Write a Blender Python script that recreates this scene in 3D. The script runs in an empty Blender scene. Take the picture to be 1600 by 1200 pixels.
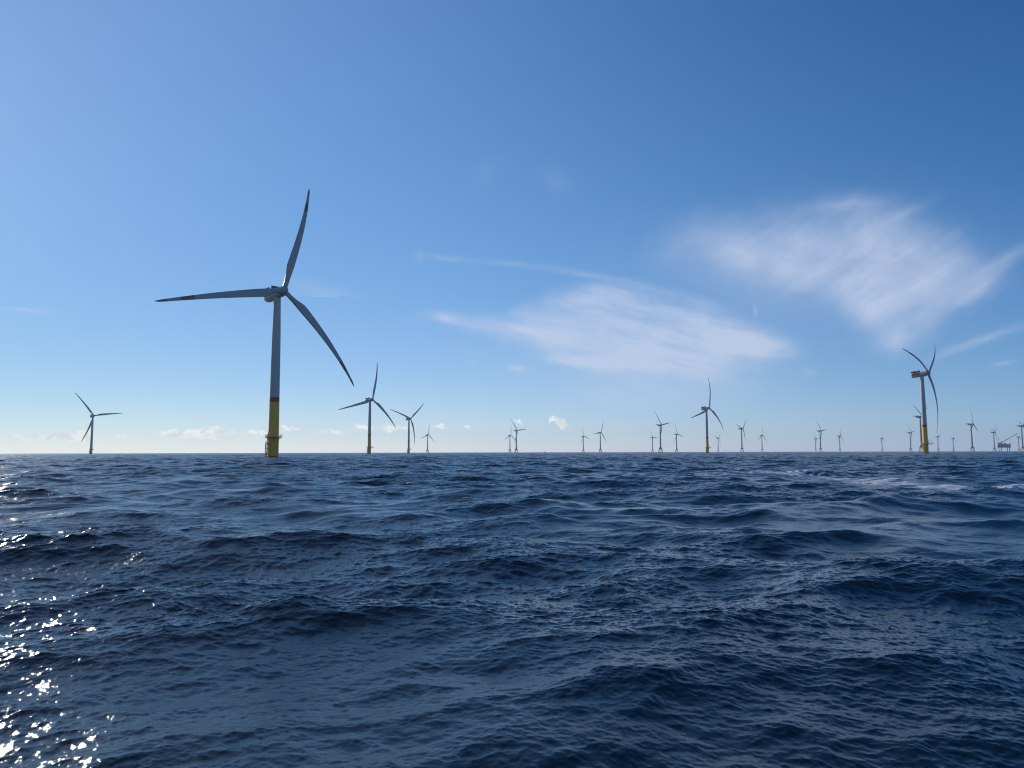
import bpy, bmesh, math, random
import numpy as np
from mathutils import Matrix, Vector

R = math.radians
scene = bpy.context.scene
COL = scene.collection

# ------------------------------------------------------------------ camera
CAM_H = 3.0
PITCH = 5.26          # degrees above the horizon
ROLL = 0.0023         # radians
FPX = 1155.0          # focal length in pixels of the 1600 px wide photograph
cam_data = bpy.data.cameras.new('camera')
cam_data.sensor_width = 36.0
cam_data.lens = 36.0 * FPX / 1600.0
cam_data.clip_start = 0.1
cam_data.clip_end = 60000.0
cam = bpy.data.objects.new('camera', cam_data)
COL.objects.link(cam)
cam.location = (0, 0, CAM_H)
cam.rotation_mode = 'XYZ'
cam.matrix_world = (Matrix.Translation((0, 0, CAM_H)) @ Matrix.Rotation(R(90 + PITCH), 4, 'X')
                    @ Matrix.Rotation(-ROLL, 4, 'Z'))
scene.camera = cam


def direction(px, py):
    """azimuth and elevation in degrees of a point of the 1600x1200 photograph"""
    X, Y = px - 800.0, py - 600.0
    X, Y = X + ROLL * Y * -1, Y + ROLL * X
    v = cam.matrix_world.to_3x3() @ Vector((px - 800.0, 600.0 - py, -FPX))
    v.normalize()
    return math.degrees(math.atan2(v.x, v.y)), math.degrees(math.asin(v.z))


# ------------------------------------------------------------------ light
SUN_AZ, SUN_EL = -44.0, 19.0
SKY_STRENGTH = 0.10
scene.view_settings.view_transform = 'Standard'
scene.view_settings.look = 'None'
scene.view_settings.exposure = 0.0
scene.view_settings.gamma = 1.0
scene.cycles.max_bounces = 6
scene.cycles.diffuse_bounces = 3
scene.cycles.glossy_bounces = 3
scene.cycles.volume_bounces = 0
scene.cycles.sample_clamp_indirect = 6.0
scene.cycles.use_denoising = True
scene.cycles.denoiser = 'OPENIMAGEDENOISE'
scene.cycles.denoising_input_passes = 'RGB_ALBEDO_NORMAL'
scene.cycles.denoising_prefilter = 'ACCURATE'
scene.cycles.use_adaptive_sampling = False
scene.cycles.filter_width = 1.15

sun_data = bpy.data.lights.new('sun', 'SUN')
sun_data.energy = 2.8
sun_data.angle = R(0.53)
sun_data.color = (1.0, 0.95, 0.87)
sun = bpy.data.objects.new('sun', sun_data)
COL.objects.link(sun)
sd = Vector((math.sin(R(SUN_AZ)) * math.cos(R(SUN_EL)), math.cos(R(SUN_AZ)) * math.cos(R(SUN_EL)), math.sin(R(SUN_EL))))
sun.rotation_euler = sd.to_track_quat('Z', 'Y').to_euler()
sun.location = sd * 500

world = bpy.data.worlds.new('World')
scene.world = world
world.use_nodes = True
wt = world.node_tree
wt.nodes.clear()


class Nodes:
    """small helper for writing node trees"""
    def __init__(self, tree):
        self.t = tree

    def new(self, kind, **kw):
        n = self.t.nodes.new(kind)
        for k, v in kw.items():
            setattr(n, k, v)
        return n

    def put(self, sock, v):
        if isinstance(v, bpy.types.NodeSocket):
            self.t.links.new(v, sock)
        else:
            sock.default_value = v

    def math(self, op, a, b=0.0, c=0.0, clamp=False):
        n = self.new('ShaderNodeMath', operation=op, use_clamp=clamp)
        self.put(n.inputs[0], a); self.put(n.inputs[1], b); self.put(n.inputs[2], c)
        return n.outputs[0]

    def vmath(self, op, a, b=(0, 0, 0)):
        n = self.new('ShaderNodeVectorMath', operation=op)
        self.put(n.inputs[0], a)
        if op == 'SCALE':
            self.put(n.inputs['Scale'], b)
        else:
            self.put(n.inputs[1], b)
        return n.outputs[0]

    def combine(self, x, y, z):
        n = self.new('ShaderNodeCombineXYZ')
        self.put(n.inputs[0], x); self.put(n.inputs[1], y); self.put(n.inputs[2], z)
        return n.outputs[0]

    def noise(self, vec, scale, detail=4, rough=0.5, dist=0.0, color=False):
        n = self.new('ShaderNodeTexNoise')
        self.put(n.inputs['Vector'], vec)
        n.inputs['Scale'].default_value = scale
        n.inputs['Detail'].default_value = detail
        n.inputs['Roughness'].default_value = rough
        n.inputs['Distortion'].default_value = dist
        return n.outputs['Color' if color else 'Fac']

    def mapping(self, vec, loc=(0, 0, 0), rot=0.0, scale=(1, 1, 1), kind='TEXTURE'):
        n = self.new('ShaderNodeMapping', vector_type=kind)
        self.put(n.inputs['Vector'], vec)
        n.inputs['Location'].default_value = loc
        n.inputs['Rotation'].default_value = (0, 0, rot)
        n.inputs['Scale'].default_value = scale
        return n.outputs[0]

    def step(self, v, lo, hi):
        n = self.new('ShaderNodeMapRange', interpolation_type='SMOOTHSTEP')
        self.put(n.inputs['Value'], v)
        self.put(n.inputs['From Min'], lo); self.put(n.inputs['From Max'], hi)
        return n.outputs[0]

    def mix(self, f, a, b):
        n = self.new('ShaderNodeMix', data_type='RGBA')
        self.put(n.inputs[0], f); self.put(n.inputs[6], a); self.put(n.inputs[7], b)
        return n.outputs[2]

    def curve(self, x, pts, lo=0.0, hi=1.0):
        n = self.new('ShaderNodeFloatCurve')
        c = n.mapping.curves[0]
        pts = sorted(pts)
        while len(c.points) < len(pts):
            c.points.new(0.5, 0.5)
        for p, (a, b) in zip(c.points, pts):
            p.location = (a, b)
        n.mapping.update()
        self.put(n.inputs['Value'], x)
        return n.outputs[0]


W = Nodes(wt)
sky = W.new('ShaderNodeTexSky', sky_type='NISHITA')
sky.sun_disc = False
sky.sun_elevation = R(SUN_EL)
sky.sun_rotation = R(SUN_AZ)
sky.altitude = 0
sky.air_density = 1.0
sky.dust_density = 0.1
sky.ozone_density = 3.0
tc = W.new('ShaderNodeTexCoord')
sep = W.new('ShaderNodeSeparateXYZ')
wt.links.new(tc.outputs['Generated'], sep.inputs[0])
az = W.math('MULTIPLY', W.math('ARCTAN2', sep.outputs[0], sep.outputs[1]), 57.29578)
el = W.math('MULTIPLY', W.math('ARCSINE', sep.outputs[2]), 57.29578)
uv = W.combine(az, el, 0.0)
# wind-drawn warp of the cloud coordinates (in degrees)
w1 = W.vmath('SCALE', W.vmath('SUBTRACT', W.noise(W.mapping(uv, scale=(1, .6, 1)), 0.13, 3, 0.5, 0, True), (.5, .5, .5)), 3.2)
w2 = W.vmath('SCALE', W.vmath('SUBTRACT', W.noise(uv, 0.8, 4, 0.6, 0, True), (.5, .5, .5)), 0.8)
uvw = W.vmath('ADD', W.vmath('ADD', uv, w1), w2)
uvs = W.vmath('ADD', uv, W.vmath('SCALE', w2, 0.5))


def span(vec, lines):
    """density of a sheet of cirrus whose upper and lower edges are given by photo points"""
    (up, lo, soft_u, soft_l, prof) = lines
    s = W.new('ShaderNodeSeparateXYZ')
    wt.links.new(vec, s.inputs[0])
    a0 = min(direction(*p)[0] for p in up + lo) - 2
    a1 = max(direction(*p)[0] for p in up + lo) + 2
    x = W.math('DIVIDE', W.math('SUBTRACT', s.outputs[0], a0), a1 - a0, clamp=True)
    f = lambda P: [((direction(*p)[0] - a0) / (a1 - a0), direction(*p)[1] / 30.0) for p in P]
    eu = W.math('MULTIPLY', W.curve(x, f(up)), 30.0)
    el_ = W.math('MULTIPLY', W.curve(x, f(lo)), 30.0)
    du = W.math('DIVIDE', W.math('SUBTRACT', eu, s.outputs[1]), soft_u)
    dl = W.math('DIVIDE', W.math('SUBTRACT', s.outputs[1], el_), soft_l)
    d = W.math('MULTIPLY', W.step(du, -0.3, 1.0), W.step(dl, -0.3, 1.0))
    pr = W.curve(x, [((direction(p, 500)[0] - a0) / (a1 - a0), v) for p, v in prof])
    return W.math('MULTIPLY', d, pr)


def puff(vec, px, py, rx, ry, rot, amp):
    """a soft elongated puff: centre and radii in photo pixels"""
    a, e = direction(px, py)
    k = 57.3 / FPX
    m = W.mapping(vec, (a, e, 0), R(rot), (rx * k, ry * k, 1))
    g = W.new('ShaderNodeTexGradient', gradient_type='QUADRATIC_SPHERE')
    wt.links.new(m, g.inputs[0])
    return W.math('MULTIPLY', g.outputs['Fac'], amp)


def total(parts):
    r = parts[0]
    for p in parts[1:]:
        r = W.math('ADD', r, p)
    return r


mass_a = span(uvw, ([(640, 478), (670, 480), (760, 500), (830, 470), (880, 440), (950, 430), (1060, 455), (1150, 490), (1230, 530), (1280, 548)],
                    [(640, 500), (665, 500), (740, 522), (800, 540), (870, 568), (950, 592), (1050, 592), (1150, 582), (1240, 562), (1280, 550)],
                    1.7, 1.6, [(640, .0), (675, .6), (760, .7), (860, .9), (980, 1.0), (1100, 1.15), (1190, 1.05), (1240, .55), (1280, 0)]))
mass_b = span(uvw, ([(990, 385), (1060, 338), (1180, 312), (1300, 305), (1400, 318), (1480, 345), (1550, 375), (1640, 380)],
                    [(990, 395), (1110, 445), (1200, 478), (1300, 500), (1340, 530), (1390, 562), (1440, 545), (1500, 490), (1560, 440), (1640, 400)],
                    3.4, 3.2, [(990, 0), (1050, .5), (1180, .75), (1280, .85), (1390, 1.0), (1480, .9), (1560, .65), (1640, .2)]))
flow = W.vmath('ADD', uv, W.vmath('SCALE', w1, 0.5))
st_a = W.noise(W.mapping(flow, rot=R(-13), scale=(6.0, .8, 1)), 0.8, 8, 0.62, 0.0)
st_b = W.noise(W.mapping(flow, rot=R(30), scale=(6.0, 1.1, 1)), 0.8, 8, 0.62, 0.0)
patch = W.noise(uvw, 0.22, 4, 0.6)
da = W.math('MULTIPLY', mass_a, W.math('ADD', W.math('MULTIPLY', W.step(st_a, 0.28, 0.75), 0.55), W.math('MULTIPLY', patch, 1.1)))
db = W.math('MULTIPLY', mass_b, W.math('ADD', W.math('MULTIPLY', W.step(st_b, 0.25, 0.78), 0.42), W.math('MULTIPLY', patch, 1.15)))
wisps = [
    puff(uvs, 700, 404, 70, 9, -4, .30), puff(uvs, 655, 402, 18, 18, 0, .25), puff(uvs, 800, 412, 110, 10, -5, .3),
    puff(uvs, 910, 428, 110, 11, -9, .42), puff(uvs, 1010, 448, 100, 13, -14, .35), puff(uvs, 1090, 470, 80, 18, -20, .3),
    puff(uvs, 695, 496, 46, 16, -6, .8), puff(uvs, 750, 510, 95, 22, -10, .6), puff(uvs, 830, 520, 120, 34, -10, .45),
    puff(uvs, 808, 575, 34, 11, -6, .75), puff(uvs, 735, 566, 16, 6, -8, .3), puff(uvs, 900, 566, 110, 16, -5, .45),
    puff(uvs, 1000, 590, 220, 80, -3, .45), puff(uvs, 1120, 590, 170, 70, 8, .42), puff(uvs, 980, 620, 280, 45, 0, .36),
    puff(uvs, 1165, 540, 95, 50, 0, .45), puff(uvs, 1180, 486, 7, 16, 8, .5), puff(uvs, 1265, 580, 12, 16, 40, .3), puff(uvs, 1566, 568, 26, 7, 6, .5),
    puff(uvs, 1545, 527, 90, 12, 17, .42), puff(uvs, 1490, 548, 70, 12, 20, .3), puff(uvs, 1570, 405, 90, 16, 28, .4),
    puff(uvs, 1530, 450, 90, 14, 36, .4), puff(uvs, 1400, 530, 50, 40, 60, .4), puff(uvs, 1310, 320, 130, 22, 0, .3),
    puff(uvs, 1160, 400, 110, 40, -30, .25), puff(uvs, 1400, 340, 90, 16, 20, .3),
    puff(uvs, 30, 480, 70, 10, -2, .6), puff(uvs, 520, 468, 140, 34, -16, .4), puff(uvs, 570, 490, 60, 18, 20, .2),
    puff(uvs, 1150, 450, 330, 150, -15, .2), puff(uvs, 930, 550, 380, 100, -4, .22), puff(uvs, 1330, 420, 320, 170, -10, .2),
    puff(uvs, 870, 285, 60, 40, -40, .12), puff(uvs, 760, 270, 60, 40, 30, .08), puff(uvs, 480, 505, 120, 8, -3, .12),
]
cirrus = W.math('ADD', W.math('ADD', W.math('MULTIPLY', da, 0.85), W.math('MULTIPLY', db, 0.85)),
                W.math('MULTIPLY', total(wisps), W.math('ADD', W.math('MULTIPLY', st_a, 1.2), 0.3)))
cirrus = W.math('MULTIPLY', W.math('MINIMUM', cirrus, 1.0), 0.78)
# low fair-weather cumulus far out over the horizon
cw = W.vmath('ADD', uv, W.vmath('SCALE', W.vmath('SUBTRACT', W.noise(uv, 1.6, 5, 0.6, 0, True), (.5, .5, .5)), 1.2))
cum = [
    puff(cw, 305, 678, 75, 11, 0, 1.0), puff(cw, 340, 673, 30, 12, 0, 1.1), puff(cw, 275, 676, 34, 10, 0, 1.0),
    puff(cw, 95, 682, 46, 11, 0, 1.0), puff(cw, 92, 677, 16, 9, 0, .9), puff(cw, 128, 681, 26, 9, 0, .8), puff(cw, 35, 684, 46, 9, 0, .6),
    puff(cw, 452, 671, 26, 9, 0, .9), puff(cw, 400, 676, 50, 9, 0, .6), puff(cw, 570, 668, 40, 10, 0, .55), puff(cw, 620, 668, 50, 9, 0, .6),
    puff(cw, 683, 666, 22, 7, 0, .9), puff(cw, 730, 665, 14, 5, 0, .8), puff(cw, 868, 658, 20, 9, -20, 1.1), puff(cw, 878, 664, 16, 8, -30, .9),
    puff(cw, 812, 660, 17, 6, 0, .8), puff(cw, 520, 676, 60, 8, 0, .4), puff(cw, 200, 682, 60, 8, 0, .4),
]
cumf = W.math('MULTIPLY', W.step(total(cum), 0.06, 0.38), 0.8)
bank = W.math('MULTIPLY', W.step(W.math('ADD', el, W.math('MULTIPLY', W.noise(uv, 0.5, 3), 0.8)), 2.1, 0.8), W.step(az, 2.0, -26.0))
CIRRUS_COL = (5.7, 6.5, 8.3, 1)
CUM_COL = (9.0, 9.3, 9.2, 1)
lump = W.step(W.noise(cw, 1.1, 3, 0.6), 0.35, 0.62)
PUFF_COL = W.mix(lump, (7.4, 8.0, 8.5, 1), (10.2, 10.3, 10.0, 1))
base = sky.outputs[0]
# colour balance of the clear sky: less aureole, bluer haze, as the camera recorded it
na = W.math('MINIMUM', W.math('MAXIMUM', W.math('DIVIDE', az, 35.0), -1.1), 1.1)
ne = W.math('MINIMUM', W.math('MAXIMUM', W.math('DIVIDE', el, 30.0), 0.0), 1.2)
low = W.math('EXPONENT', W.math('MULTIPLY', ne, -10.0))
terms = [na, ne, W.math('MULTIPLY', na, na), W.math('MULTIPLY', ne, ne), W.math('MULTIPLY', na, ne), low, W.math('MULTIPLY', na, low)]
BAL = [(-0.3355, 0.3246, 0.006, -0.314, 0.0553, -0.8778, 0.1695, -0.2604),
       (-0.3197, 0.2678, 0.656, -0.1602, -0.2669, -0.4754, 0.3577, -0.1739),
       (-0.0438, 0.266, 0.4584, -0.0877, -0.1271, -0.3147, 0.6378, -0.0255)]
gains = []
for coef in BAL:
    acc = coef[0]
    for t_, k_ in zip(terms, coef[1:]):
        acc = W.math('MULTIPLY_ADD', t_, k_, acc)
    gains.append(W.math('EXPONENT', acc))
aside = W.step(W.math('ABSOLUTE', az), 45.0, 100.0)      # away from the sunward sky the plain sky model is kept
clear = W.vmath('MULTIPLY', base, W.mix(aside, W.combine(*gains), (0.60, 0.76, 1.0, 1)))
c1 = W.mix(cirrus, clear, CIRRUS_COL)
c2 = W.mix(W.math('MULTIPLY', bank, 0.45), c1, CUM_COL)
c3 = W.mix(cumf, c2, PUFF_COL)
bg = W.new('ShaderNodeBackground')
wt.links.new(c3, bg.inputs[0])
bg.inputs[1].default_value = SKY_STRENGTH
wo = W.new('ShaderNodeOutputWorld')
wt.links.new(bg.outputs[0], wo.inputs[0])


# ------------------------------------------------------------------ materials
def material(name):
    m = bpy.data.materials.new(name)
    m.use_nodes = True
    N = Nodes(m.node_tree)
    b = m.node_tree.nodes['Principled BSDF']
    return m, N, b


def painted(name, color, rough=0.4, wear=(0.12, 0.10, 0.08), amount=0.25, streak=True):
    """coated steel or gel-coat with faint vertical weather streaks"""
    m, N, b = material(name)
    co = N.new('ShaderNodeTexCoord').outputs['Object']
    v = N.mapping(co, scale=(1, 1, 9) if streak else (1, 1, 1))
    n = N.noise(v, 0.9, 5, 0.6)
    fine = N.noise(co, 2.5, 4, 0.6)
    f = N.math('MULTIPLY', N.step(n, 0.45, 0.8), amount)
    c = N.mix(f, (*color, 1), (*wear, 1))
    c = N.mix(N.math('MULTIPLY', fine, 0.12), c, tuple(x * 0.7 for x in color) + (1,))
    N.put(b.inputs['Base Color'], c)
    N.put(b.inputs['Roughness'], N.math('ADD', N.math('MULTIPLY', fine, 0.2), rough - 0.1))
    return m


GREY = painted('light grey paint', (0.50, 0.52, 0.55), 0.55)
BLADE = painted('blade gel coat', (0.40, 0.42, 0.44), 0.35, amount=0.1, streak=False)
RED = painted('signal red paint', (0.50, 0.030, 0.022), 0.45)
PALE_YELLOW = painted('weathered yellow paint', (0.72, 0.54, 0.14), 0.5)
TIP = painted('blade marking red', (0.28, 0.13, 0.135), 0.4, streak=False)
DARK = painted('dark machinery', (0.05, 0.055, 0.06), 0.5, streak=False)
STEEL = painted('galvanised steel', (0.36, 0.37, 0.37), 0.5, amount=0.35)
ORANGE = painted('fender yellow', (0.62, 0.28, 0.02), 0.45, wear=(0.2, .08, .03), amount=.4)
WHITE = painted('white paint', (0.7, 0.7, 0.68), 0.45)
SUBST = painted('substation cladding', (0.68, 0.72, 0.80), 0.5, amount=0.25)
NAVY = painted('blue steel', (0.28, 0.33, 0.47), 0.5)


def tidal_yellow():
    m, N, b = material('traffic yellow paint')
    co = N.new('ShaderNodeTexCoord').outputs['Object']
    s = N.new('ShaderNodeSeparateXYZ')
    N.put(s.inputs[0], co)
    n = N.noise(N.mapping(co, scale=(1, 1, 7)), 0.8, 5, 0.6)
    rust = N.math('MULTIPLY', N.step(n, 0.55, 0.85), 0.45)
    c = N.mix(rust, (0.86, 0.48, 0.06, 1), (0.34, 0.13, 0.03, 1))
    wet = N.step(N.math('ADD', s.outputs[2], N.math('MULTIPLY', n, 1.2)), 2.2, 1.0)
    c = N.mix(N.math('MULTIPLY', wet, 0.75), c, (0.05, 0.06, 0.02, 1))
    N.put(b.inputs['Base Color'], c)
    b.inputs['Roughness'].default_value = 0.42
    return m


YELLOW = tidal_yellow()


# ------------------------------------------------------------------ mesh helpers
class MB:
    def __init__(self):
        self.v, self.f, self.m, self.mats = [], [], [], []

    def mat(self, m):
        if m not in self.mats:
            self.mats.append(m)
        return self.mats.index(m)

    def loft(self, rings, mats, cap=True):
        """rings: equally long lists of points; mats: one per gap (or one for all)"""
        n = len(rings[0])
        b = len(self.v)
        for r in rings:
            self.v += [tuple(p) for p in r]
        for i in range(len(rings) - 1):
            mi = self.mat(mats[i] if isinstance(mats, list) else mats)
            for j in range(n):
                k = (j + 1) % n
                self.f.append((b + i * n + j, b + i * n + k, b + (i + 1) * n + k, b + (i + 1) * n + j))
                self.m.append(mi)
        if cap:
            ml = mats if isinstance(mats, list) else [mats] * (len(rings) - 1)
            self.f.append(tuple(b + j for j in reversed(range(n)))); self.m.append(self.mat(ml[0]))
            e = b + (len(rings) - 1) * n
            self.f.append(tuple(e + j for j in range(n))); self.m.append(self.mat(ml[-1]))

    def lathe(self, prof, mats, seg=32, at=(0, 0), M=None):
        rings = []
        for z, r in prof:
            ring = [Vector((at[0] + r * math.cos(2 * math.pi * i / seg), at[1] + r * math.sin(2 * math.pi * i / seg), z)) for i in range(seg)]
            rings.append([M @ p for p in ring] if M else ring)
        self.loft(rings, mats)

    def tube(self, a, b, r, m, seg=8, r2=None):
        a, b = Vector(a), Vector(b)
        q = (b - a).to_track_quat('Z', 'Y')
        r2 = r if r2 is None else r2
        ring = lambda c, rr: [c + q @ Vector((rr * math.cos(2 * math.pi * i / seg), rr * math.sin(2 * math.pi * i / seg), 0)) for i in range(seg)]
        self.loft([ring(a, r), ring(b, r2)], m)

    def box(self, lo, hi, m, M=None):
        x0, y0, z0 = lo
        x1, y1, z1 = hi
        P = [Vector(p) for p in ((x0, y0, z0), (x1, y0, z0), (x1, y1, z0), (x0, y1, z0), (x0, y0, z1), (x1, y0, z1), (x1, y1, z1), (x0, y1, z1))]
        if M:
            P = [M @ p for p in P]
        b = len(self.v)
        self.v += [tuple(p) for p in P]
        for f in ((0, 3, 2, 1), (4, 5, 6, 7), (0, 1, 5, 4), (1, 2, 6, 5), (2, 3, 7, 6), (3, 0, 4, 7)):
            self.f.append(tuple(b + i for i in f)); self.m.append(self.mat(m))

    def build(self, name, parent=None, smooth=40, link=True):
        me = bpy.data.meshes.new(name)
        me.from_pydata(self.v, [], self.f)
        for m in self.mats:
            me.materials.append(m)
        me.polygons.foreach_set('material_index', self.m)
        me.validate()
        if smooth:
            me.polygons.foreach_set('use_smooth', [True] * len(me.polygons))
            me.set_sharp_from_angle(angle=R(smooth))
        me.update()
        o = bpy.data.objects.new(name, me)
        if link:
            COL.objects.link(o)
            if parent:
                o.parent = parent
        return o


def thing(name, label, cat, loc=(0, 0, 0), rz=0.0, group=None):
    o = bpy.data.objects.new(name, None)
    COL.objects.link(o)
    o.empty_display_size = 2
    o.location = loc
    o.rotation_euler = (0, 0, rz)
    o['label'] = label
    o['category'] = cat
    if group:
        o['group'] = group
    return o


# ------------------------------------------------------------------ the sea
def build_sea():
    rng = np.random.default_rng(11)
    CY = -6.0                                    # ring centre a little behind the boat's rail
    fr = R(50)
    th = np.concatenate([np.linspace(-fr, fr, 2300), np.linspace(fr, 2 * math.pi - fr, 92)[1:-1]])
    dth = np.diff(np.concatenate([th, [2 * math.pi + th[0]]]))
    rs = [3.0]
    while rs[-1] < 7700:
        r = rs[-1]
        if r < 12:
            d = 0.06
        elif r < 420:
            d = max(0.021, 0.0019 * (r - 5.5))
        elif r < 3000:
            d = 0.005 * r
        else:
            d = 0.02 * r
        rs.append(r + d)
    rs = np.array(rs)
    dr = np.diff(rs, append=rs[-1] * 1.02)
    nr, nt = len(rs), len(th)
    print('sea', nr, nt)
    RR, TT = np.meshgrid(rs, th, indexing='ij')
    X = (RR * np.sin(TT)).astype(np.float32)
    Y = (RR * np.cos(TT) + CY).astype(np.float32)
    SP = np.maximum(dr[:, None], rs[:, None] * np.maximum(dth, np.roll(dth, 1))[None, :]).astype(np.float32)
    del RR, TT

    def octave(l0, l1, var, th0, spread, N=1024, cycles=18):
        L = cycles * l1
        k1 = np.fft.fftfreq(N, L / N) * 2 * np.pi
        KX, KY = np.meshgrid(k1, k1, indexing='ij')
        K = np.hypot(KX, KY); K[0, 0] = 1
        win = ((K >= 2 * np.pi / l1) & (K < 2 * np.pi / l0)).astype(float)
        D = np.abs(np.cos((np.arctan2(KX, KY) - th0) / 2)) ** (2 * spread)
        A = np.sqrt(win * K ** -4.0 * D) * (rng.normal(size=K.shape) + 1j * rng.normal(size=K.shape))
        A /= math.sqrt((np.abs(A) ** 2 * K ** 2).sum() / 2)
        A *= math.sqrt(var) * N * N
        h = np.fft.ifft2(A).real.astype(np.float32)
        dx = np.fft.ifft2(1j * KX / K * A).real.astype(np.float32)
        dy = np.fft.ifft2(1j * KY / K * A).real.astype(np.float32)
        jac = -np.fft.ifft2(K * A).real.astype(np.float32)
        return L, (h, dx, dy, jac)

    def sample(L, fields, ang, want):
        N = fields[0].shape[0]
        c, s = math.cos(ang), math.sin(ang)
        u = (X * c + Y * s) * (N / L)
        v = (-X * s + Y * c) * (N / L)
        i0 = np.floor(u); fu = u - i0
        j0 = np.floor(v); fv = v - j0
        i0 = i0.astype(np.int64) % N; j0 = j0.astype(np.int64) % N
        i1 = (i0 + 1) % N; j1 = (j0 + 1) % N
        a, b, cc, d = i0 * N + j0, i1 * N + j0, i0 * N + j1, i1 * N + j1
        del i0, j0, i1, j1, u, v
        w00, w10, w01, w11 = (1 - fu) * (1 - fv), fu * (1 - fv), (1 - fu) * fv, fu * fv
        out = []
        for q in want:
            f = fields[q].ravel()
            out.append(f[a] * w00 + f[b] * w10 + f[cc] * w01 + f[d] * w11)
        return out

    H = np.zeros_like(X); DX = np.zeros_like(X); DY = np.zeros_like(X)
    FO = np.zeros_like(X); MSS = np.zeros_like(X)
    # slow patches where gusts roughen the surface
    Lg, Fg = octave(22, 70, 1.0, 0, 0.0, N=256)
    G = sample(Lg, Fg, 0.5, (0,))[0]
    G = G / G.std()
    Lg, Fg = octave(6, 16, 1.0, 0, 0.0, N=256)
    G2 = sample(Lg, Fg, 1.1, (0,))[0]
    G = np.clip(1 + 0.36 * G + 0.26 * G2 / G2.std(), 0.5, 1.7)
    calm = np.clip((19 - np.hypot(X, Y)) / 6, 0, 1)         # no slick lies close to the boat
    G = G + (np.maximum(G, 0.85) - G) * calm
    WIND = R(-16)                                # the sea runs away from the viewer and to the left
    octs = [(11, 17, .0062, 11, 0), (6, 11, .0078, 9, 0), (3, 6, .0084, 7, 0), (1.5, 3, .0072, 6, 0), (.75, 1.5, .0048, 5, .5),
            (.37, .75, .0044, 4, 1), (.185, .37, .0054, 3.5, 1), (.092, .185, .0080, 3, 1), (.046, .092, .0095, 2.5, 1)]
    for n, (l0, l1, var, spread, gust) in enumerate(octs):
        ang = [0.0, 0.9, -0.5, 0.35, -1.1, 0.7, -0.25, 1.3, 0.1][n]
        wob = [0.0, 0.22, -0.25, 0.3, -0.35, 0.15, -0.2, 0.3, 0][n]
        L, F = octave(l0, l1, var, WIND + wob - ang * -1, spread)
        h, dx, dy, jac = sample(L, F, ang, (0, 1, 2, 3))
        lam = math.sqrt(l0 * l1)
        w = np.clip((lam / SP - 0.8) / 1.1, 0, 1)
        w = w * w * (3 - 2 * w)
        MSS += var * (1 - w * w)
        if gust:
            w = w * G ** gust
        c, s = math.cos(ang), math.sin(ang)
        H += h * w
        DX += (dx * c - dy * s) * w * 1.08
        DY += (dx * s + dy * c) * w * 1.08
        if n in (2, 3, 4):
            FO += jac * w
        del h, dx, dy, jac
    # foam: a wake line to the right, and the odd breaking crest
    ground = [(1125, 741), (1200, 738.5), (1300, 747), (1400, 757), (1500, 761), (1620, 764)]
    P = []
    for px, py in ground:
        a, e = direction(px, py)
        r = CAM_H / math.tan(R(-e))
        P.append((r * math.sin(R(a)), r * math.cos(R(a))))
    best = np.full(X.shape, 1e9, np.float32)
    for (x0, y0), (x1, y1) in zip(P[:-1], P[1:]):
        ux, uy = x1 - x0, y1 - y0
        t = np.clip(((X - x0) * ux + (Y - y0) * uy) / (ux * ux + uy * uy), 0, 1)
        best = np.minimum(best, np.hypot(X - x0 - t * ux, Y - y0 - t * uy))
    wake = np.exp(-(best / 4.2) ** 2) * np.clip(0.62 + 0.35 * (-FO / max(1e-6, FO.std())), 0.15, 1.2)
    brk = np.clip((-FO / FO.std() - 2.6) / 0.8, 0, 1) * np.clip((np.hypot(X, Y) - 35) / 40, 0, 1)
    foam = np.clip(np.maximum(wake, brk * 0.85), 0, 1).astype(np.float32)
    rough = np.sqrt(np.sqrt(np.clip(MSS * 0.13, 0, 1) + 0.00008)).astype(np.float32)
    co = np.stack([X + DX, Y + DY, H], -1).reshape(-1, 3).astype(np.float32)
    idx = np.arange(nr * nt, dtype=np.int32).reshape(nr, nt)
    a = idx[:-1]; b = idx[1:]
    quads = np.stack([a, np.roll(a, -1, 1), np.roll(b, -1, 1), b], -1)[..., ::-1].reshape(-1, 4)
    inner = idx[0][::-1]
    me = bpy.data.meshes.new('sea')
    me.vertices.add(len(co)); me.vertices.foreach_set('co', co.ravel())
    nq = len(quads)
    loops = np.concatenate([quads.ravel(), inner[::-1]]).astype(np.int32)
    me.loops.add(len(loops)); me.loops.foreach_set('vertex_index', loops)
    starts = np.arange(nq + 1, dtype=np.int32) * 4
    tot = np.full(nq + 1, 4, np.int32); tot[-1] = nt
    me.polygons.add(nq + 1)
    me.polygons.foreach_set('loop_start', starts)
    me.polygons.foreach_set('loop_total', tot)
    me.polygons.foreach_set('use_smooth', np.ones(nq + 1, bool))
    for nm, arr in (('foam', foam), ('chop', rough)):
        at = me.attributes.new(nm, 'FLOAT', 'POINT')
        at.data.foreach_set('value', arr.ravel())
    me.update(calc_edges=True)
    o = bpy.data.objects.new('sea', me)
    COL.objects.link(o)
    o['kind'] = 'structure'
    m, N, bs = material('sea water')
    co_ = N.new('ShaderNodeTexCoord').outputs['Object']
    fo = N.new('ShaderNodeAttribute', attribute_name='foam').outputs['Fac']
    ch = N.new('ShaderNodeAttribute', attribute_name='chop').outputs['Fac']
    lace = N.noise(N.mapping(co_, rot=0.5, scale=(1.6, .7, 1)), 2.1, 6, 0.72, 0.8)
    f = N.step(N.math('ADD', N.math('MULTIPLY', fo, 0.55), N.math('MULTIPLY', lace, 0.85)), 0.60, 0.80)
    f = N.math('MULTIPLY', N.math('MULTIPLY', f, N.step(fo, 0.03, 0.25)), 1.0)
    deep = N.mix(N.noise(co_, 0.05, 3), (0.0018, 0.0095, 0.0150, 1), (0.0030, 0.0130, 0.0155, 1))
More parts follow.
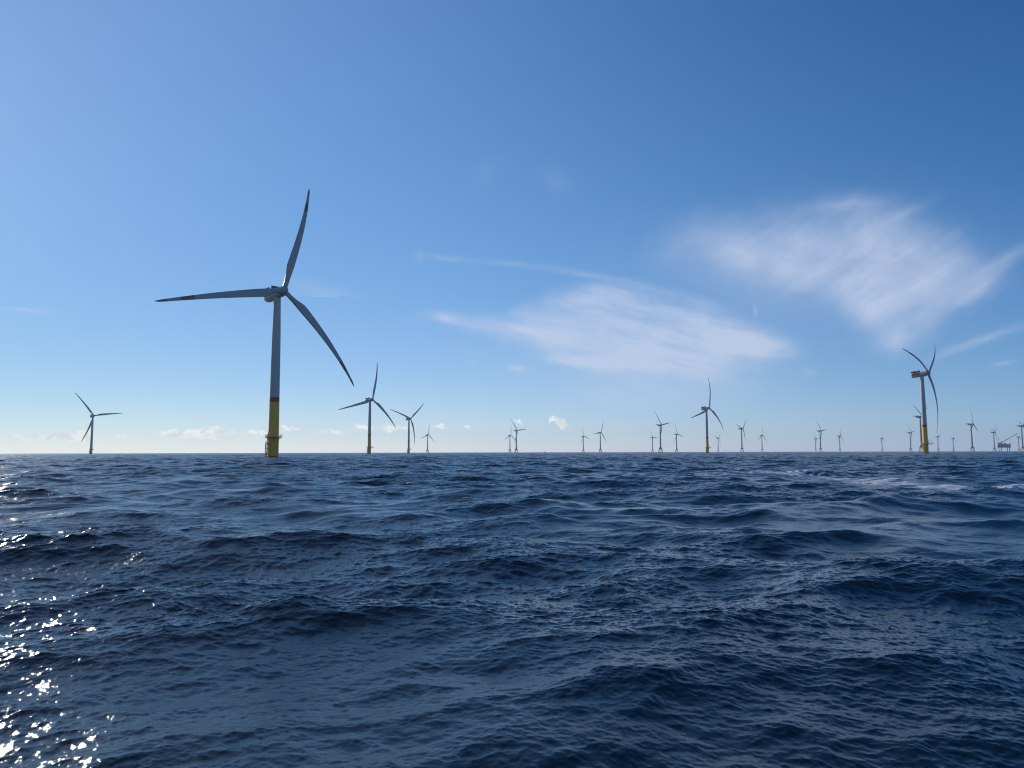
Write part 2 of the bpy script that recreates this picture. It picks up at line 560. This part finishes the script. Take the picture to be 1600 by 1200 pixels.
    N.put(bs.inputs['Base Color'], N.mix(f, deep, (0.80, 0.82, 0.83, 1)))
    N.put(bs.inputs['Roughness'], N.math('MAXIMUM', ch, N.math('MULTIPLY', f, 0.8)))
    bs.inputs['IOR'].default_value = 1.6
    rip = N.noise(N.mapping(co_, rot=0.45, scale=(1.0, 0.5, 1)), 36.0, 3, 0.55)
    bump = N.new('ShaderNodeBump')
    bump.inputs['Strength'].default_value = 1.0
    bump.inputs['Distance'].default_value = 0.0032
    N.put(bump.inputs['Height'], rip)
    N.put(bs.inputs['Normal'], bump.outputs[0])
    me.materials.append(m)
    return o


build_sea()


# ------------------------------------------------------------------ wind turbines
TILT = 5.0
TM = Matrix.Rotation(R(TILT), 4, 'X')           # tips the nacelle's nose (+Y) up


def blade_mesh(L, root_r, chord, cone, back, red):
    """span along +Z, upwind +Y, trailing edge +X; bent downwind by the wind"""
    mb = MB()
    rings, mats = [], []
    st = [0, .012, .03, .06, .10, .14, .18, .22, .28, .34, .40, .46, .52, .58, .64, .70, .735, .78, .83, .88, .92, .95, .975, .99, 1.0]
    S = 28
    for s in st:
        blend = min(1.0, max(0.0, (s - .02) / .17)); blend = blend * blend * (3 - 2 * blend)
        if s < .2:
            c = 2 * root_r + (chord - 2 * root_r) * blend
        else:
            c = chord * (1 - .79 * ((s - .2) / .8) ** 1.12)
        if s > .94:
            c *= max(.10, math.sqrt(max(0, 1 - ((s - .94) / .0615) ** 2)))
        tk = 2 * root_r * (1 - blend) + blend * c * (0.36 - .2 * min(1, s / .7))
        tw = R(13) * (1 - s) ** 2 * blend
        off = L * (cone * s - (cone + back) * s ** 2.2)
        ring = []
        for j in range(S):
            t = 2 * math.pi * j / S
            x = math.cos(t); y = math.sin(t)
            # aerofoil: rounded nose at -X, thin tail at +X
            xa = (x * .5 + .5) * c - c * .30
            ya = y * tk * .5 * (1 - .62 * max(0, x) ** 1.2 - .1 * x)
            xc, yc = x * root_r, y * root_r
            xx = xc * (1 - blend) + xa * blend
            yy = yc * (1 - blend) + ya * blend
            X = xx * math.cos(tw) - yy * math.sin(tw)
            Yv = xx * math.sin(tw) + yy * math.cos(tw)
            ring.append((X, Yv + off, s * L))
        rings.append(ring)
    for a, b in zip(st[:-1], st[1:]):
        mid = (a + b) / 2
        mats.append(TIP if red and (.733 < mid < .83 or mid > .92) else BLADE)
    mb.loft(rings, mats)
    o = mb.build('blade', link=False, smooth=60)
    return o


def rail_ring(mb, r, z, h, mat, n=20, arc=None, rr=.05):
    a0, a1 = arc if arc else (0, 2 * math.pi)
    pts = [(r * math.cos(a0 + (a1 - a0) * i / n), r * math.sin(a0 + (a1 - a0) * i / n)) for i in range(n + 1)]
    for p in pts[:-1] if arc is None else pts:
        mb.tube((*p, z), (*p, z + h), rr, mat, 5)
    for p, q in zip(pts[:-1], pts[1:]):
        for hh in (h, h * .55):
            mb.tube((*p, z + hh), (*q, z + hh), rr, mat, 5)


def rail_box(mb, x0, x1, y0, y1, z, h, mat, step=1.6, M=None, rr=.05, panel=False):
    c = [(x0, y0), (x1, y0), (x1, y1), (x0, y1)]
    T = (lambda p: M @ Vector(p)) if M else (lambda p: p)
    for (ax, ay), (bx, by) in zip(c, c[1:] + c[:1]):
        n = max(1, round(math.hypot(bx - ax, by - ay) / step))
        for i in range(n):
            x, y = ax + (bx - ax) * i / n, ay + (by - ay) * i / n
            mb.tube(T((x, y, z)), T((x, y, z + h)), rr, mat, 5)
        for hh in (h, h * .55):
            mb.tube(T((ax, ay, z + hh)), T((bx, by, z + hh)), rr, mat, 5)


HM, OVM = 105.0, 8.0


def monopile_parts(yellow=True):
    """unlinked part meshes of the big turbine: list of (object, sub-parts, frame)"""
    Y = YELLOW if yellow else GREY
    parts = []
    # foundation: monopile and transition piece
    f = MB()
    f.lathe([(-9, 3.3), (12.2, 3.3), (12.6, 3.42), (13.0, 3.42)], Y, 48)
    fo = f.build('foundation', link=False)
    land = MB()
    for x in (-.95, .95):
        land.tube((x, -4.75, -5), (x, -4.75, 8.6), .28, ORANGE if yellow else GREY, 10)
        for z in (-1.5, 2.2, 5.2, 8.2):
            land.tube((x, -4.75, z), (x * .8, -3.2, z + .5), .16, ORANGE if yellow else GREY, 8)
    for i in range(34):
        land.tube((-.32, -4.05, -3 + i * .42), (.32, -4.05, -3 + i * .42), .035, Y, 5)
    for x in (-.34, .34):
        land.tube((x, -4.05, -3), (x, -4.05, 13.2), .07, Y, 6)
    lo = land.build('boat_landing', link=False)
    rest = MB()
    rest.box((-1.6, -4.6, 8.7), (1.6, -3.25, 8.85), STEEL)
    rail_box(rest, -1.5, 1.5, -4.5, -3.4, 8.85, 1.2, WHITE, 1.0)
    rest.box((-1.5, -4.5, 8.9), (-.3, -4.42, 9.9), WHITE)
    re = rest.build('rest_platform', link=False)
    jt = MB()
    for a in (2.0, 2.6, 4.0):
        jt.tube((3.62 * math.cos(a), 3.62 * math.sin(a), -6), (3.62 * math.cos(a), 3.62 * math.sin(a), 12.3), .2, Y, 8)
    jo = jt.build('cable_tube', link=False)
    # platform with railing, crane
    p = MB()
    p.lathe([(12.35, 3.45), (12.75, 5.3), (13.02, 5.3), (13.02, 3.2)], Y, 40)
    p.box((-3.2, -9.2, 12.72), (3.2, -3.9, 13.05), STEEL)
    for x in (-2.4, 0, 2.4):
        p.tube((x, -8.6, 12.7), (x * .6, -3.3, 10.6), .16, Y, 8)
    for k in range(10):
        a = k * math.pi / 5
        p.tube((5.0 * math.cos(a), 5.0 * math.sin(a), 12.6), (3.3 * math.cos(a), 3.3 * math.sin(a), 11.2), .12, Y, 6)
    po = p.build('platform', link=False)
    r = MB()
    rail_ring(r, 5.2, 13.0, 1.25, Y, 26, (-R(42), R(222)))
    rail_box(r, -3.1, 3.1, -9.1, -4.0, 13.05, 1.25, Y, 1.3)
    ro = r.build('railing', link=False)
    cr = MB()
    cr.tube((-2.9, -3.4, 13), (-2.9, -3.4, 15.0), .28, Y, 10)
    cr.tube((-2.9, -3.4, 14.7), (-1.8, -5.6, 18.8), .26, Y, 10, .17)
    cr.tube((-2.9, -3.4, 13.6), (-2.4, -4.4, 16.5), .12, STEEL, 8)
    cr.tube((-1.8, -5.6, 18.8), (-1.8, -5.6, 17.2), .04, DARK, 5)
    cr.box((-2.0, -5.8, 16.8), (-1.6, -5.4, 17.3), DARK)
    co = cr.build('davit_crane', link=False)
    parts += [(fo, [lo, re, jo], 'base'), (po, [ro], 'deck'), (co, [], 'deck')]
    # tower with flange rings
    prof = [(13.02, 3.22), (24, 3.12), (34.9, 3.03), (34.9, 3.04), (37.9, 3.0), (37.9, 2.99), (60, 2.83), (60, 2.87), (60.3, 2.87), (60.3, 2.83),
            (76, 2.70), (88, 2.45), (88, 2.49), (88.3, 2.49), (88.3, 2.45), (102.3, 2.15)]
    mt = []
    for (z, _), (z2, _) in zip(prof[:-1], prof[1:]):
        zm = (z + z2) / 2
        mt.append((Y if yellow else GREY) if zm < 34.9 else ((RED if yellow else GREY) if zm < 37.9 else GREY))
    t = MB(); t.lathe(prof, mt, 56)
    to = t.build('tower', link=False)
    d = MB(); d.box((-.55, -3.3, 13.3), (.55, -3.1, 15.6), GREY)
    do = d.build('door', link=False)
    parts.append((to, [do], 'base'))
    # nacelle, in the yawed frame (nose towards +Y)
    base = Matrix.Translation((0, 0, HM)) @ TM
    axis = base @ Matrix.Rotation(R(-90), 4, 'X')                # local z -> +Y
    n = MB()
    ring_prof = [(-12.3, 2.6), (-12.1, 3.05), (-11.6, 3.3), (-2, 3.35), (2.5, 3.3), (2.6, 3.45), (4.9, 3.45), (5.0, 3.0), (5.5, 2.5)]
    rings = []
    for yy, rr in ring_prof:
        ring = []
        for i in range(40):
            a = 2 * math.pi * i / 40
            x, z = math.cos(a), math.sin(a)
            q = 1.0 if yy > 2 else 1 / max(abs(x), abs(z)) ** .35   # rear housing is boxier than the generator
            ring.append(base @ Vector((x * rr * q * .97, yy, z * rr * q * .97 - .2)))
        rings.append(ring)
    n.loft(rings, GREY)
    no = n.build('nacelle', link=False)
    sp = MB()
    for sx in (-1, 1):
        sp.box((sx * 3.26 - .06 if sx > 0 else -3.40, -11.4, -.5), (sx * 3.26 + .14 if sx > 0 else -3.20, -1.5, 1.2), RED, base)
    sp.box((-2.7, -12.42, -.5), (2.7, -12.2, 1.2), RED, base)
    so = sp.build('stripe', link=False)
    hh = MB()
    hh.box((-3.0, -11.9, 3.1), (3.0, -5.2, 3.3), STEEL, base)
    rail_box(hh, -2.95, 2.95, -11.8, -5.3, 3.3, 1.5, RED, 1.1, base, .07)
    for (a, b) in (((-2.98, -11.85), (-2.92, -5.25)), ((2.92, -11.85), (2.98, -5.25)), ((-2.9, -11.86), (2.9, -11.8))):
        hh.box((a[0], a[1], 3.32), (b[0], b[1], 4.85), RED, base)
    ho = hh.build('hoist_platform', link=False)
    cl = MB()
    cl.box((-2.2, -3.6, 3.0), (2.2, -2.2, 5.0), DARK, base)
    cl.box((-2.4, -3.7, 5.0), (2.4, -2.1, 5.15), GREY, base)
    clo = cl.build('cooler', link=False)
    an = MB()
    for x in (-1.6, 1.6):
        an.tube(base @ Vector((x, -4.6, 3.0)), base @ Vector((x, -4.6, 6.4)), .06, DARK, 6)
        an.box((x - .25, -4.7, 6.3), (x + .25, -4.5, 6.5), DARK, base)
    an.tube(base @ Vector((-1.6, -4.6, 5.6)), base @ Vector((1.6, -4.6, 5.6)), .05, DARK, 6)
    ano = an.build('wind_mast', link=False)
    parts.append((no, [so, ho, clo, ano], 'yaw'))
    # hub: spinner with three blade collars
    h = MB()
    h.lathe([(5.3, 2.3), (5.6, 2.65), (7, 2.75), (8.6, 2.65), (9.7, 2.2), (10.4, 1.4), (10.75, .5), (10.8, .05)], BLADE, 36, M=axis)
    hb = h.build('hub', link=False)
    parts.append((hb, [], 'yaw'))
    return parts


def jacket_parts():
    H, OV = 97.0, 7.0
    parts = []
    j = MB()
    top, bot = 4.6, 7.6
    zt, zb = 13.0, -6.0
    c = [(-1, -1), (1, -1), (1, 1), (-1, 1)]
    rad = lambda z: bot + (top - bot) * (z - zb) / (zt - zb)
    for sx, sy in c:
        j.tube((sx * rad(zb), sy * rad(zb), zb), (sx * top, sy * top, zt), .62, PALE_YELLOW, 10)
    for (a, b) in zip(c, c[1:] + c[:1]):
        for z0, z1 in ((-4.0, 4.5), (4.5, 12.3)):
            j.tube((a[0] * rad(z0), a[1] * rad(z0), z0), (b[0] * rad(z1), b[1] * rad(z1), z1), .28, PALE_YELLOW, 8)
            j.tube((b[0] * rad(z0), b[1] * rad(z0), z0), (a[0] * rad(z1), a[1] * rad(z1), z1), .28, PALE_YELLOW, 8)
    jo = j.build('jacket_foundation', link=False)
    tp = MB()
    rings = []
    for z, w, rnd in ((12.4, 5.3, 0), (14.2, 5.3, 0), (17.4, 3.9, .5), (19.5, 3.2, 1)):
        ring = []
        for i in range(32):
            a = 2 * math.pi * i / 32
            x, y = math.cos(a), math.sin(a)
            q = (1 / max(abs(x), abs(y))) ** (1 - rnd)
            ring.append((x * w * q, y * w * q, z))
        rings.append(ring)
    tp.loft(rings, STEEL)
    tpo = tp.build('transition_piece', link=False)
    rl = MB()
    rail_box(rl, -5.2, 5.2, -5.2, 5.2, 14.2, 1.2, PALE_YELLOW, 2.2, rr=.08)
    rlo = rl.build('railing', link=False)
    t = MB()
    t.lathe([(19.5, 3.0), (40, 2.8), (40, 2.85), (40.35, 2.85), (40.35, 2.8), (66, 2.45), (66, 2.5), (66.35, 2.5), (66.35, 2.45), (94, 1.9)], GREY, 32)
    to = t.build('tower', link=False)
    parts += [(jo, [], 'base'), (tpo, [rlo], 'base'), (to, [], 'base')]
    base = Matrix.Translation((0, 0, H)) @ TM
    axis = base @ Matrix.Rotation(R(-90), 4, 'X')
    n = MB()
    rings = []
    for yy, w, zlo, zhi in ((-9.5, 2.2, -1.0, 2.2), (-9.0, 2.9, -1.6, 2.8), (-3, 3.3, -3.0, 3.0), (3.6, 3.1, -3.1, 2.9), (5.0, 2.3, -2.3, 2.3)):
        ring = []
        for i in range(28):
            a = 2 * math.pi * i / 28
            x, z = math.cos(a), math.sin(a)
            q = 1 / max(abs(x), abs(z)) ** .6
            zz = z * q
            ring.append(base @ Vector((x * q * w, yy, (zhi if zz > 0 else -zlo) * zz)))
        rings.append(ring)
    n.loft(rings, GREY)
    no = n.build('nacelle', link=False)
    hp = MB()
    hp.box((-3.4, -15.5, 2.9), (3.4, -5.5, 3.2), RED, base)
    rail_box(hp, -3.3, 3.3, -15.4, -5.6, 3.2, 1.4, RED, 1.6, base, .08)
    for x in (-2.6, 2.6):
        hp.tube(base @ Vector((x, -14.5, 2.9)), base @ Vector((x * .8, -9.2, -.4)), .18, GREY, 6)
    hpo = hp.build('hoist_platform', link=False)
    parts.append((no, [hpo], 'yaw'))
    h = MB()
    h.lathe([(4.9, 1.9), (5.2, 2.2), (7.6, 2.3), (8.8, 1.7), (9.6, .7), (9.75, .05)], BLADE, 24, M=axis)
    parts.append((h.build('hub', link=False), [], 'yaw'))
    return parts


KIT = {'mono': (monopile_parts(True), blade_mesh(78.0, 1.55, 5.5, .165, .06, True), HM, OVM, 1.4),
       'grey': (monopile_parts(False), None, HM, OVM, 1.4),
       'jacket': (jacket_parts(), blade_mesh(62.0, 1.5, 4.6, .03, .015, False), 97.0, 7.0, 1.2)}


def dup(src, parent, m=None):
    o = src.copy()
    COL.objects.link(o)
    o.parent = parent
    if m is not None:
        o.matrix_basis = m
    return o


def turbine(kind, azd, dist, yaw, phase, found, label, group, deck=119):
    parts, bl, H, OV, r0 = KIT[kind]
    if bl is None:
        bl = KIT['mono'][1]
    root = thing('wind_turbine', label, 'wind turbine', (dist * math.sin(R(azd)), dist * math.cos(R(azd)), 0), 0, group)
    yawm = Matrix.Rotation(R(-yaw), 4, 'Z')
    basem = Matrix.Rotation(R(-found), 4, 'Z')
    deckm = Matrix.Rotation(R(180 - deck), 4, 'Z')
    for src, subs, frame in parts:
        p = dup(src, root, {'yaw': yawm, 'base': basem, 'deck': deckm}[frame])
        for s in subs:
            dup(s, p)
    ax = Vector((0, math.cos(R(TILT)), math.sin(R(TILT))))
    up = Vector((0, -math.sin(R(TILT)), math.cos(R(TILT))))
    sd_ = Vector((1, 0, 0))
    hub = Vector((0, 0, H)) + ax * OV
    for k in range(3):
        p = R(phase + 120 * k)
        e = up * math.cos(p) + sd_ * math.sin(p)
        x = ax.cross(e)
        m = Matrix((x, ax, e)).transposed().to_4x4()
        dup(bl, root, yawm @ Matrix.Translation(hub + e * r0) @ m)
    return root


GM = 'wind turbines on yellow monopile foundations'
GJ = 'distant wind turbines on yellow lattice jackets'
# kind, azimuth, distance, yaw, rotor angle, foundation bearing, label
FIELD = [
    ('mono', -17.85, 491, 133.2, 102.9, 45, 'largest nearby wind turbine, one blade level to the left, yellow base with boat landing', GM, 168),
    ('grey', -29.57, 2349, 130.0, 37.5, 45, 'all grey wind turbine alone far left, one blade level to the right', GM),
    ('mono', -10.90, 1468, 133.2, 106.6, 45, 'mid distance wind turbine just right of the largest one, one blade pointing up', GM),
    ('mono', -7.94, 2287, 132.9, 70.6, 45, 'wind turbine with rotor like a Y and dull yellow base, behind the largest one', GM),
    ('mono', 14.74, 1809, 137.4, 108.8, 45, 'yellow based wind turbine under the left cirrus cloud, red nacelle, one blade pointing up', GM),
    ('mono', 29.13, 1120, 135.5, 70.0, 45, 'large sunlit wind turbine near the right edge, red striped nacelle and bright yellow base', GM),
    ('jacket', -6.51, 4070, 130, 107.5, 20, 'tiny jacket turbine right of the dull yellow Y shaped one, upright blade', GJ),
    ('jacket', -0.17, 4190, 130, 112, 20, 'smaller and left of the close pair of jacket turbines below the middle of the sky', GJ),
    ('jacket', 0.32, 3270, 132, 36, 20, 'taller and right of the close pair of jacket turbines below the middle of the sky', GJ),
    ('jacket', 5.48, 4590, 131, 14.5, 20, 'jacket turbine just right of the grey bottomed cumulus puff, smaller of two standing there', GJ),
    ('jacket', 6.78, 3680, 135, 96, 20, 'jacket turbine right of the cumulus puff with one blade level to the left', GJ),
    ('jacket', 10.71, 5030, 131, 29, 20, 'tiny jacket turbine close to the left of a much taller jacket turbine', GJ),
    ('jacket', 11.31, 2690, 133, 38.5, 20, 'tall jacket turbine left of the red nacelle turbine, one blade nearly level right', GJ),
    ('jacket', 12.50, 4120, 135, 15, 20, 'jacket turbine midway between tall jacket turbine and red nacelle turbine', GJ),
    ('jacket', 15.52, 5480, 133, 76, 20, 'very small jacket turbine first to the right of the red nacelle turbine', GJ),
    ('jacket', 17.21, 3230, 133, 73.5, 20, 'jacket turbine with Y shaped rotor, second to the right of the red nacelle turbine', GJ),
    ('jacket', 18.62, 4640, 139, 110, 20, 'jacket turbine with upright blade, third to the right of the red nacelle turbine', GJ),
    ('jacket', 22.25, 6060, 135, 38, 20, 'faint tiny jacket turbine half overlapped by the left side of a taller one', GJ),
    ('jacket', 22.57, 3730, 138, 37, 20, 'taller jacket turbine of an overlapping pair, one blade level to the right', GJ),
    ('jacket', 23.83, 5030, 136, 110, 20, 'jacket turbine with upright blade, just right of an overlapping pair', GJ),
    ('jacket', 26.50, 6200, 137, 116, 20, 'small jacket turbine standing alone left of the sunlit striped turbine', GJ),
    ('jacket', 28.24, 4330, 135, 40, 20, 'jacket turbine just left of the sunlit yellow base, one blade level right', GJ),
    ('jacket', 28.89, 2323, 137.5, 62, 20, 'jacket turbine mostly hidden behind the tower of the sunlit striped turbine', GJ),
    ('jacket', 29.86, 5650, 135, 41, 20, 'jacket turbine first to the right of the sunlit yellow base', GJ),
    ('jacket', 30.74, 6450, 137, 112, 20, 'faintest jacket turbine, second to the right of the sunlit yellow base', GJ),
    ('jacket', 31.80, 3080, 138, 118, 20, 'dark tall jacket turbine seen side on, left of the crane platform', GJ),
    ('jacket', 33.02, 4480, 137, 72, 20, 'jacket turbine standing close beside the crane platform on its left', GJ),
    ('jacket', 34.33, 6100, 137, 105, 20, 'tiny jacket turbine between the crane platform and the right edge of the photo', GJ),
    ('jacket', 34.53, 3420, 137.5, 75, 20, 'dark jacket turbine cut by the right edge of the photo', GJ),
]
for row in FIELD:
    turbine(*row)


# ------------------------------------------------------------------ converter platform with crane
def substation():
    a, d = 33.55, 5200.0
    loc = (d * math.sin(R(a)), d * math.cos(R(a)), 0)
    root = thing('offshore_platform', 'grey offshore platform on four legs with raised crane boom', 'offshore platform', loc, R(-a))
    # local x runs across the view, y away from it
    body = MB()
    body.box((-32, -18, 22), (32, 18, 30), NAVY)
    body.box((-33, -19, 30), (33, 19, 31), STEEL)
    body.box((-31, -17, 31), (12, 17, 46), SUBST)
    body.box((12, -15, 31), (32, 16, 43), SUBST)
    body.box((-30, -14, 46), (-13, 14, 52), SUBST)
    body.box((2, -12, 46), (12, 10, 50), SUBST)
    body.box((27, -15, 43), (32, 6, 48), SUBST)
    bo = body.build('topside', root)
    dk = MB()
    for z in (35.0, 39.0):
        dk.box((-32.5, -18.6, z), (12.5, -17.05, z + .3), STEEL)
        rail_box(dk, -32.4, 12.4, -18.5, -17.1, z + .3, 1.2, STEEL, 4, rr=.12)
    rail_box(dk, -33, 33, -19, 19, 31, 1.3, STEEL, 4, rr=.12)
    dk.build('walkway', bo)
    wn = MB()
    for i in range(9):
        wn.box((-29 + i * 4.5, -17.2, 32), (-26.8 + i * 4.5, -16.95, 34), DARK)
        wn.box((-29 + i * 4.5, -17.2, 36.2), (-26.8 + i * 4.5, -16.95, 38.2), DARK)
    wn.build('louvre', bo)
    for x in (-26, -14, 15, 26):
        lg = MB()
        y = -12 if x in (-26, 15) else 12
        lg.tube((x, y, -8), (x, y, 22), 1.9, NAVY, 14)
        lg.build('leg', root)
    cr = MB()
    cr.tube((-10, -6, 42), (-10, -6, 54), 2.0, SUBST, 12)
    cr.box((-15, -9, 52), (-6, -3, 57), NAVY)
    co = cr.build('crane', root)
    bm = MB()
    A, B = Vector((-8, -6, 54)), Vector((64, -6, 100))
    for oy, oz in ((-1.5, -1.4), (1.5, -1.4), (-1.5, 1.4), (1.5, 1.4)):
        bm.tube(A + Vector((0, oy, oz)), B + Vector((0, oy * .5, oz * .5)), .8, DARK, 6)
    for i in range(18):
        t0, t1 = i / 18, (i + 1) / 18
        for oy in (-1.5, 1.5):
            p = A.lerp(B, t0) + Vector((0, oy * (1 - .5 * t0), -1.4 * (1 - .5 * t0)))
            q = A.lerp(B, t1) + Vector((0, oy * (1 - .5 * t1), 1.4 * (1 - .5 * t1)))
            bm.tube(p, q, .3, DARK, 5)
    bm.box((61, -8, 98), (68, -4, 102), DARK)
    bm.build('boom', co)
    ms = MB()
    for y in (-8.5, -3.5):
        ms.tube((-12, y, 56), (-29, -6, 78), .6, SUBST, 6)
        ms.tube((-24, y, 49), (-29, -6, 78), .6, SUBST, 6)
    ms.tube((-29, -6, 78), (64, -6, 101), .16, DARK, 5)
    ms.build('mast', co)
    return root


substation()


def ship():
    a, _ = direction(851.5, 705)
    d = 5600.0
    root = thing('ship', 'tiny dark ship on the horizon below the cumulus puff', 'ship', (d * math.sin(R(a)), d * math.cos(R(a)), 0), R(-a))
    h = MB()
    rings = []
    for x, w in ((-9, 2.4), (-6, 2.8), (4, 2.8), (8, 1.5), (10, .2)):
        sh = .5 if x > 5 else 0
        rings.append([(x, -w, 2.6 + sh), (x, -w * .8, -1), (x, w * .8, -1), (x, w, 2.6 + sh)])
    h.loft(rings, NAVY)
    h.build('hull', root)
    s = MB()
    s.box((-3, -2, 2.6), (4, 2, 5.0), STEEL)
    s.box((0, -1.6, 5.0), (3.4, 1.6, 7.2), DARK)
    so = s.build('wheelhouse', root)
    m = MB()
    m.tube((.5, 0, 7.2), (.5, 0, 10), .2, DARK, 6)
    m.build('mast', so)


ship()


# ------------------------------------------------------------------ sea air: far things fade into it
def haze():
    mb = MB()
    m = bpy.data.materials.new('sea air')
    m.use_nodes = True
    t = m.node_tree
    t.nodes.clear()
    N = Nodes(t)
    v = N.new('ShaderNodeVolumePrincipled')
    v.inputs['Color'].default_value = (0.80, 0.88, 0.96, 1)
    v.inputs['Density'].default_value = 0.00004
    v.inputs['Anisotropy'].default_value = 0.2
    out = N.new('ShaderNodeOutputMaterial')
    t.links.new(v.outputs[0], out.inputs['Volume'])
    mb.box((-8000, -8000, -12), (8000, 8000, 190), m)
    o = mb.build('haze', smooth=0)
    o['kind'] = 'stuff'
    return o


haze()
